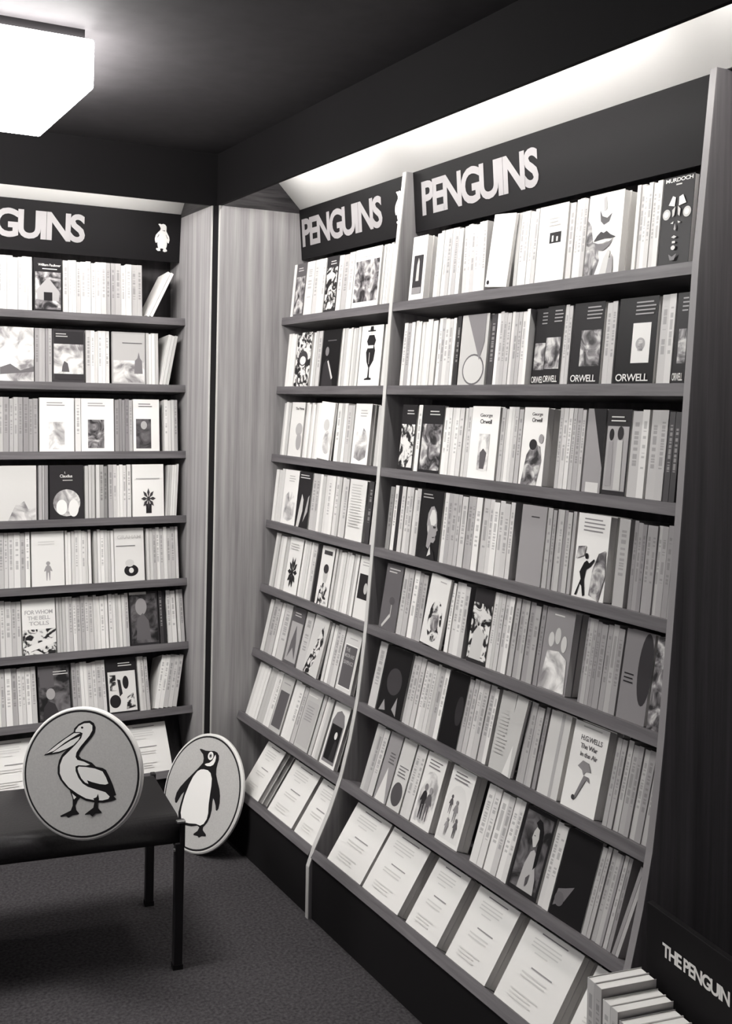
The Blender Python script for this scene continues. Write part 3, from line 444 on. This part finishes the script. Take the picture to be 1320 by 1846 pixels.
NEAR = {
1: [F(736, 762, .8, window_pic, 'tall white cover with a dark window', 2, th=.018), S(779, 826, 7), Ln(832, 872, 6, -3), F(879, 918, .82, [('p', [(.3, .15), (.5, .2), (.7, .4), (.55, .5), (.35, .35)], .6), ('e', .12, .06, .06, .03, .02)], 'nearly blank white cover tilted sideways', lean=5), S(923, 961, 5), F(963, 1014, .82, [('r', .42, .5, .82, .64, .02), ('r', .5, .52, .56, .6, .6), ('r', .66, .52, .72, .58, .6), ('l', .35, .8, .82, 3, .55)], 'white cover with a small dark photograph', 2, th=.016), S(1018, 1050, 4), F(1052, 1114, .8, lips, 'white cover with a large mouth', 2, th=.018), S(1137, 1183, 6), F(1186, 1240, .02, mask, 'black cover with a staring mask')],
2: [S(720, 780, 11), S(781, 813, 5), S(815, 822, 1, DK_), F(824, 872, .5, wheel, 'grey cover with a large ring'), S(874, 884, 1, DK_), S(886, 945, 9), F(947, 975, .02, orwell_dk((.1, .2, .95, .55)), 'narrow black cover with white capitals below a picture', th=.012, back=.024), F(977, 1007, .02, orwell_dk((.05, .2, .9, .6)), 'black cover with white capitals below a landscape'), S(1009, 1022, 2), F(1025, 1079, .02, orwell_dk((.3, .22, .95, .66)), 'black cover with white capitals below a crowd scene'), S(1083, 1102, 2), F(1106, 1176, .012, [('r', .4, .24, .86, .7, .72), ('e', .62, .46, .12, .07, .35)] + orwell_dk((.56, .38, .68, .5)), 'black cover with white capitals below a white card'), S(1180, 1206, 2), F(1210, 1232, .02, orwell_dk((.3, .22, .95, .6)), 'black cover partly hidden by the end panel')],
3: [F(716, 742, .02, PD('photo_hard', (.05, .04, .95, .7)), 'black cover with a leaping figures picture'), S(744, 751, 1), F(753, 790, .02, PD('photo_mid', (.05, .04, .98, .72)), 'black cover with a grey fighting scene'), S(792, 839, 7), F(841, 890, .82, orwell_w1, 'white cover with black name over a framed portrait'), S(892, 932, 6), F(934, 976, .8, orwell_w2, 'white cover with black name over an embracing pair', 2, th=.018), S(998, 1044, 6), F(1048, 1080, .3, [('p', [(.3, 1), (1, .3), (1, 1)], .02), ('r', .2, 0, .9, .12, .6)], 'grey cover cut by a dark triangle'), F(1083, 1126, .03, figures, 'dark cover with tall carved figures'), S(1128, 1158, 2), S(1162, 1192, 2), S(1194, 1215, 2, DK_)],
4: [S(693, 712, 3, MX), S(714, 748, 5), F(750, 788, .015, bald, 'black cover with a bald man in profile'), S(791, 857, 8), S(860, 916, 6), F(929, 973, .3, [('l', .4, .8, .85, 1, .05)], 'plain grey cover with one small title'), S(975, 1024, 7, GR), F(1030, 1087, .78, dancer, 'white cover with a black dancing silhouette', 3, th=.018), S(1102, 1122, 1, GR), S(1129, 1208, 9, GR)],
5: [F(682, 711, .12, gun, 'dark grey cover with a small hammer'), S(713, 754, 5), F(761, 796, .72, catface, 'white cover with a shaggy patterned face', lean=4), S(799, 831, 4), F(840, 873, .03, [('r', 0, .05, 1, .8, 'photo_hard'), ('p', [(.1, .05), (.7, .05), (.8, .4), (.4, .5), (.2, .4)], .55)], 'dark cover with a costumed figure'), S(875, 910, 5), S(912, 936, 3, GR), S(938, 965, 3, GR), F(968, 1018, .3, group_f, 'grey cover with pale clustered figures', 2, th=.018), S(1038, 1106, 8, GR), F(1110, 1160, .22, [('e', .8, .6, .25, .4, .04), ('l', .1, .45, .5, 3, .02)], 'grey cover with a dark leaning shape'), F(1165, 1193, .25, [('r', 0, 0, 1, 1, 'photo_mid')], 'grey mottled cover against the end panel')],
6: [S(663, 676, 1), F(678, 720, .012, [('e', .5, .5, .3, .2, .05), ('p', [(.1, .02), (.25, .2), (.35, .05)], .3), ('p', [(.6, .1), (.75, .3), (.8, .02)], .3)], 'black cover with faint points'), S(722, 787, 9), F(789, 821, .01, [('e', .8, .5, .2, .2, .03)], 'plain black cover between pale spines'), S(823, 874, 6), F(880, 905, .5, textlines, 'grey cover printed like a page'), F(906, 925, .5, [('p', [(.2, 0), (.8, 0), (.6, .4)], .7)], 'slim grey cover beside the printed page', lean=4), S(929, 962, 5, GR), F(967, 1003, .6, [('r', .55, 0, .7, 1, .4)], 'bulging pale cover without picture'), F(1010, 1070, .78, wells, 'white cover with bold name over a parachutist', 3, th=.018), S(1085, 1172, 9, GR)],
7: [S(648, 671, 3), F(673, 694, .3, [('p', [(.1, 0), (.9, 0), (.5, .5)], .7), ('l', .4, .9, .7, 4, .1)], 'grey cover with a folded white corner'), F(696, 718, .6, [('e', .5, .22, .4, .17, .08), ('l', .2, .9, .6, 4, .15)], 'pale cover with a dark tree'), S(720, 737, 2), F(739, 772, .78, couple, 'white arched cover with two men standing', 2, th=.012), F(783, 823, .78, revel, 'white arched cover with dancers', 2, th=.016), S(846, 911, 6), F(914, 965, .02, womanp, 'dark framed cover with a gowned woman'), S(967, 987, 2), F(989, 1046, .012, [('p', [(.05, .1), (.35, .2), (.55, .4), (.3, .34), (.1, .3)], .15), ('e', .2, .2, .14, .08, .12)], 'black cover with a dim reclining shape'), S(1048, 1100, 7, GR), Ln(1102, 1114, 2, 6, GR)],
8: [F(590, 649, .74, headings, 'white booklet just past the curved divider', 2, th=.017, ht=.16), F(653, 716, .74, headings, 'white booklet second past the curved divider', 2, th=.017, ht=.16), F(731, 786, .74, headings, 'white booklet third past the curved divider', 3, th=.017, ht=.16), F(803, 873, .74, headings, 'white booklet fourth past the curved divider', 3, th=.017, ht=.16), F(890, 985, .74, headings, 'white booklet fifth past the curved divider', 3, th=.017, ht=.16), F(1008, 1095, .74, headings, 'white booklet nearest the display bin', 3, th=.017, ht=.16)]}
ORD = ['', 'top', 'second', 'third', 'fourth', 'fifth', 'sixth', 'seventh', 'bottom']
for fr, rows, xmin, xmax, bay in ((FR_L, LEFT, -1.09, -.0195, 'bench-side case'), (FR_R, FAR, .0225, .7100, 'narrow case'), (FR_R, NEAR, .7285, 1.7985, 'wide case')):
    for k, items in rows.items():
        y, z, top, dn = shelf_line(k); q = Vector((0, y, z)) + top*.010
        last = 0; prev = None; labels_used = {}
        xs = []
        for it in items:
            a, b_ = x_at(it[1], q.y, q.z, fr), x_at(it[2], q.y, q.z, fr)
            xs.append([max(a, xmin), min(b_, xmax)])
        for i in range(1, len(xs)): xs[i][0] = max(xs[i][0], xs[i-1][1]+.0003)
        for i, it in enumerate(items):
            a, b_ = xs[i]
            if b_-a < .004: continue
            if it[0] in 'SL':
                n_ = it[3]
                nb = next((items[j][5] for j in list(range(i-1, -1, -1)) if items[j][0] == 'F'), None); side = 'right of'
                if nb is None: nb = next(j[5] for j in items[i:] if j[0] == 'F'); side = 'left of'
                nw = [w_ for w_ in nb.split() if w_ not in ('a', 'the', 'its', 'one')][:6]
                while nw[-1] in ('with', 'in', 'at', 'of', 'over', 'and', 'below', 'by', 'on', 'like', 'small', 'big', 'pale', 'dark', 'white', 'black', 'grey', 'large', 'bold', 'faint', 'thin', 'two', 'framed', 'round'): nw.pop()
                nb = ' '.join(nw)
                kind_ = {'cover_pale': 'pale', 'cover_grey': 'grey', 'cover_dark': 'black', 'cover_mixed': 'patterned'}[it[4]]
                if it[0] == 'L' : kind_ = 'slanting ' + kind_
                if n_ == 1: kind_ = 'single ' + kind_
                lb = '%s spine-out paperback %s %s, %s shelf, %s' % (kind_, side, nb, ORD[k], bay)
                labels_used[lb] = 1
                spines(fr, k, a, b_, n_, it[4], lb, 'row of ' + lb, it[5] if it[0] == 'L' else 0)
            else:
                _, _, _, base, dr, lb, cp, kw = it
                nm = 'booklet' if k == 8 else 'face_out_paperback'
                if k < 8: lb2 = lb.replace('cover', 'paperback cover', 1) + ', ' + ORD[k] + ' shelf'
                else: lb2 = lb + ' on bottom shelf'
                faced(fr, k, a, b_, base, dr, lb2, None, cp, name=nm, cat='booklet' if k == 8 else 'book', short=lb, **kw)
build_spines()

# ------------------------------------------------------------------ leather bench
BF = Matrix.Translation((-.387, -.818, 0)) @ Matrix.Rotation(R(-7.2), 4, 'Z')
bench = tag(empty('bench', BF), 'black leather bench on thin dark square metal legs', 'bench')
ST, SB, SD, SL, rr = .357, .302, .358, .95, .042
prof = []
for a in range(0, 91, 15): prof.append((rr-rr*math.cos(R(a)), ST-rr+rr*math.sin(R(a))))
for a in range(90, -1, -15): prof.append((SD-rr+rr*math.cos(R(a)), ST-rr+rr*math.sin(R(a))))
prof += [(SD, SB), (0, SB)]
seat = prism('seat', prof, 0, -SL, -.002, 'leather', bench)
for p_ in seat.data.polygons: p_.use_smooth = len(p_.vertices) == 4 and abs(p_.normal.x) < .5
for lx, ly in ((-.014, -.006), (-.014, SD-.016), (-SL-.008, -.006), (-SL-.008, SD-.016)):
    lg = box('leg', (lx, ly, 0, lx+.022, ly+.022, SB if ly > .1 else SB), 'leg_enamel', bench, .002)
    box('foot_cap', (lx-.001, ly-.001, 0, lx+.023, ly+.023, .012), 'plinth_black', lg)
for lx in (.0, -SL-.012): 
    for ly in (-.006, SD-.016): box('corner_post', (lx-.003, ly, SB-.01, lx+.009, ly+.022, ST-.004), 'leg_enamel', bench, .001)
for ly in (.002, SD-.014): box('rail', (-SL+.01, ly+(.03 if ly < .1 else -.03), SB-.014, -.014, ly+(.042 if ly < .1 else -.018), SB), 'leg_enamel', bench)
for lx in (-.012, -SL-.0): box('rail', (lx, .016, SB-.014, lx+.012, SD-.016, SB), 'leg_enamel', bench)
box('bracket', (-.012, -.009, ST-.006, .009, .004, ST-.001), 'chrome', bench, .001)
box('bolt', (-.020, -.012, SB-.016, -.015, -.002, SB-.009), 'chrome', bench, .001)

# ------------------------------------------------------------------ round plaques
def plaque(name, label, c, yaw, tilt, rad, build, th=.010):
    nrm = Vector((math.cos(tilt)*math.sin(yaw), -math.cos(tilt)*math.cos(yaw), math.sin(tilt)))
    a = Vector((0, 0, 1)).cross(nrm).normalized(); b_ = nrm.cross(a)
    m_ = Matrix((a, -nrm, b_)).transposed().to_4x4(); m_.translation = Vector(c)
    root = tag(empty(name, m_), label, 'plaque')
    bm = bmesh.new(); N = 72
    rings = [(rad-.004, 0), (rad, .003), (rad, th), (0, th)]
    vs_ = [[bm.verts.new((r_*math.cos(2*math.pi*i/N), y, r_*math.sin(2*math.pi*i/N))) for i in range(N)] for r_, y in rings[:3]]
    for q in range(2):
        for i in range(N): bm.faces.new((vs_[q][i], vs_[q][(i+1) % N], vs_[q+1][(i+1) % N], vs_[q+1][i]))
    bm.faces.new(vs_[0]); bm.faces.new(vs_[2][::-1])
    obj('board', bm_mesh('board', bm), 'rim_pale', root)
    f = Flat(); f.poly(circ(0, 0, rad*.955, rad*.955, 72), flat(.02), .0006); f.poly(circ(0, 0, rad*.925, rad*.925, 72), 'disc_board', .0012); f.build('face', root)
    build(root, rad); return root
flat(.7, .5, .3, 'rim_pale')
BK, WH = flat(.014, .5), flat(.88, .5)
def pelican_art(root, rad):
    f = Flat()
    def p(i, mat, l): f.poly([(x*rad, z*rad) for x, z in PEL[i]], mat, l)
    p(0, BK, .0018); p(5, BK, .0018); p(1, WH, .0023); p(2, WH, .0023); p(3, WH, .0023); p(4, WH, .0023); p(6, BK, .0028); p(7, WH, .0028)
    x, z = PEL[8][0]; f.poly(circ(x*rad, z*rad, .02*rad, .016*rad), BK, .0028); f.build('emblem', root)
def penguin_art(root, rad):
    f = Flat()
    def p(i, mat, l): f.poly([(x*rad, z*rad) for x, z in PEN[i]], mat, l)
    p(0, BK, .0018); p(1, WH, .0023); p(2, WH, .0023)
    x, z = PEN[3][0]
    for r_, m_, l in ((.07, WH, .0023), (.038, flat(.35), .0027), (.018, BK, .003)): f.poly(circ(x*rad, z*rad, r_*rad, r_*rad), m_, l)
    f.build('emblem', root)
pl = plaque('round_plaque', 'grey round plaque with a standing pelican, propped on the leather bench', (-.6305, -.822, .5025), -.70, .137, .147, pelican_art)
prism('prop_strut', [(-.01, .06), (-.01, .072), (.095, -.13), (.085, -.135)], 0, -.015, .015, 'plinth_black', pl).location.y = .012
plaque('round_plaque', 'grey round plaque with a black and white penguin, leaning in the corner', (-.082, -.166, .1645), -1.244, .334, .174, penguin_art)

# ------------------------------------------------------------------ display bin by the end panel
BN = Matrix.Translation((.044, -1.944, 0)) @ Matrix.Rotation(R(-97.9), 4, 'Z')
bn_ = tag(empty('display_bin', BN), 'black floor display bin with white capitals on its header board', 'display bin')
box('body', (-.045, -.125, 0, .52, .012, .245), 'plinth_black', bn_, .002)
box('tray_lip', (-.045, -.131, .20, .52, -.125, .27), 'plinth_black', bn_)
hb = box('header_board', (-.045, 0, .245, .52, .012, .522), 'sign_black', bn_, .001)
f = Flat(); me, asp = text_mesh('THE PENGUIN', .03, .84); f.add_mesh(me, .0, .452, .023*asp*.98, .023, flat(.72), -.001); f.build('lettering', hb)
x = -.034
for i, (n_, hh, cv) in enumerate(((2, .173, 'cover_pale'), (2, .160, 'cover_pale'), (3, .150, 'cover_pale'), (4, .156, 'cover_grey'))):
    for j in range(n_):
        th = .020
        add_book('paperback', book_meshes(.105, th, hh, cv, True), BN @ Matrix.Translation((x, -.1215, .2455)), ['pale paperback standing first in the black display bin', 'shorter pale paperback standing second in the display bin', 'low pale paperback standing third in the display bin', 'grey paperback standing last in the display bin'][i], 'book', ['first books in the display bin', 'second books in the display bin', 'third books in the display bin', 'last books in the display bin'][i])
        x += th+.0006
    x += .004
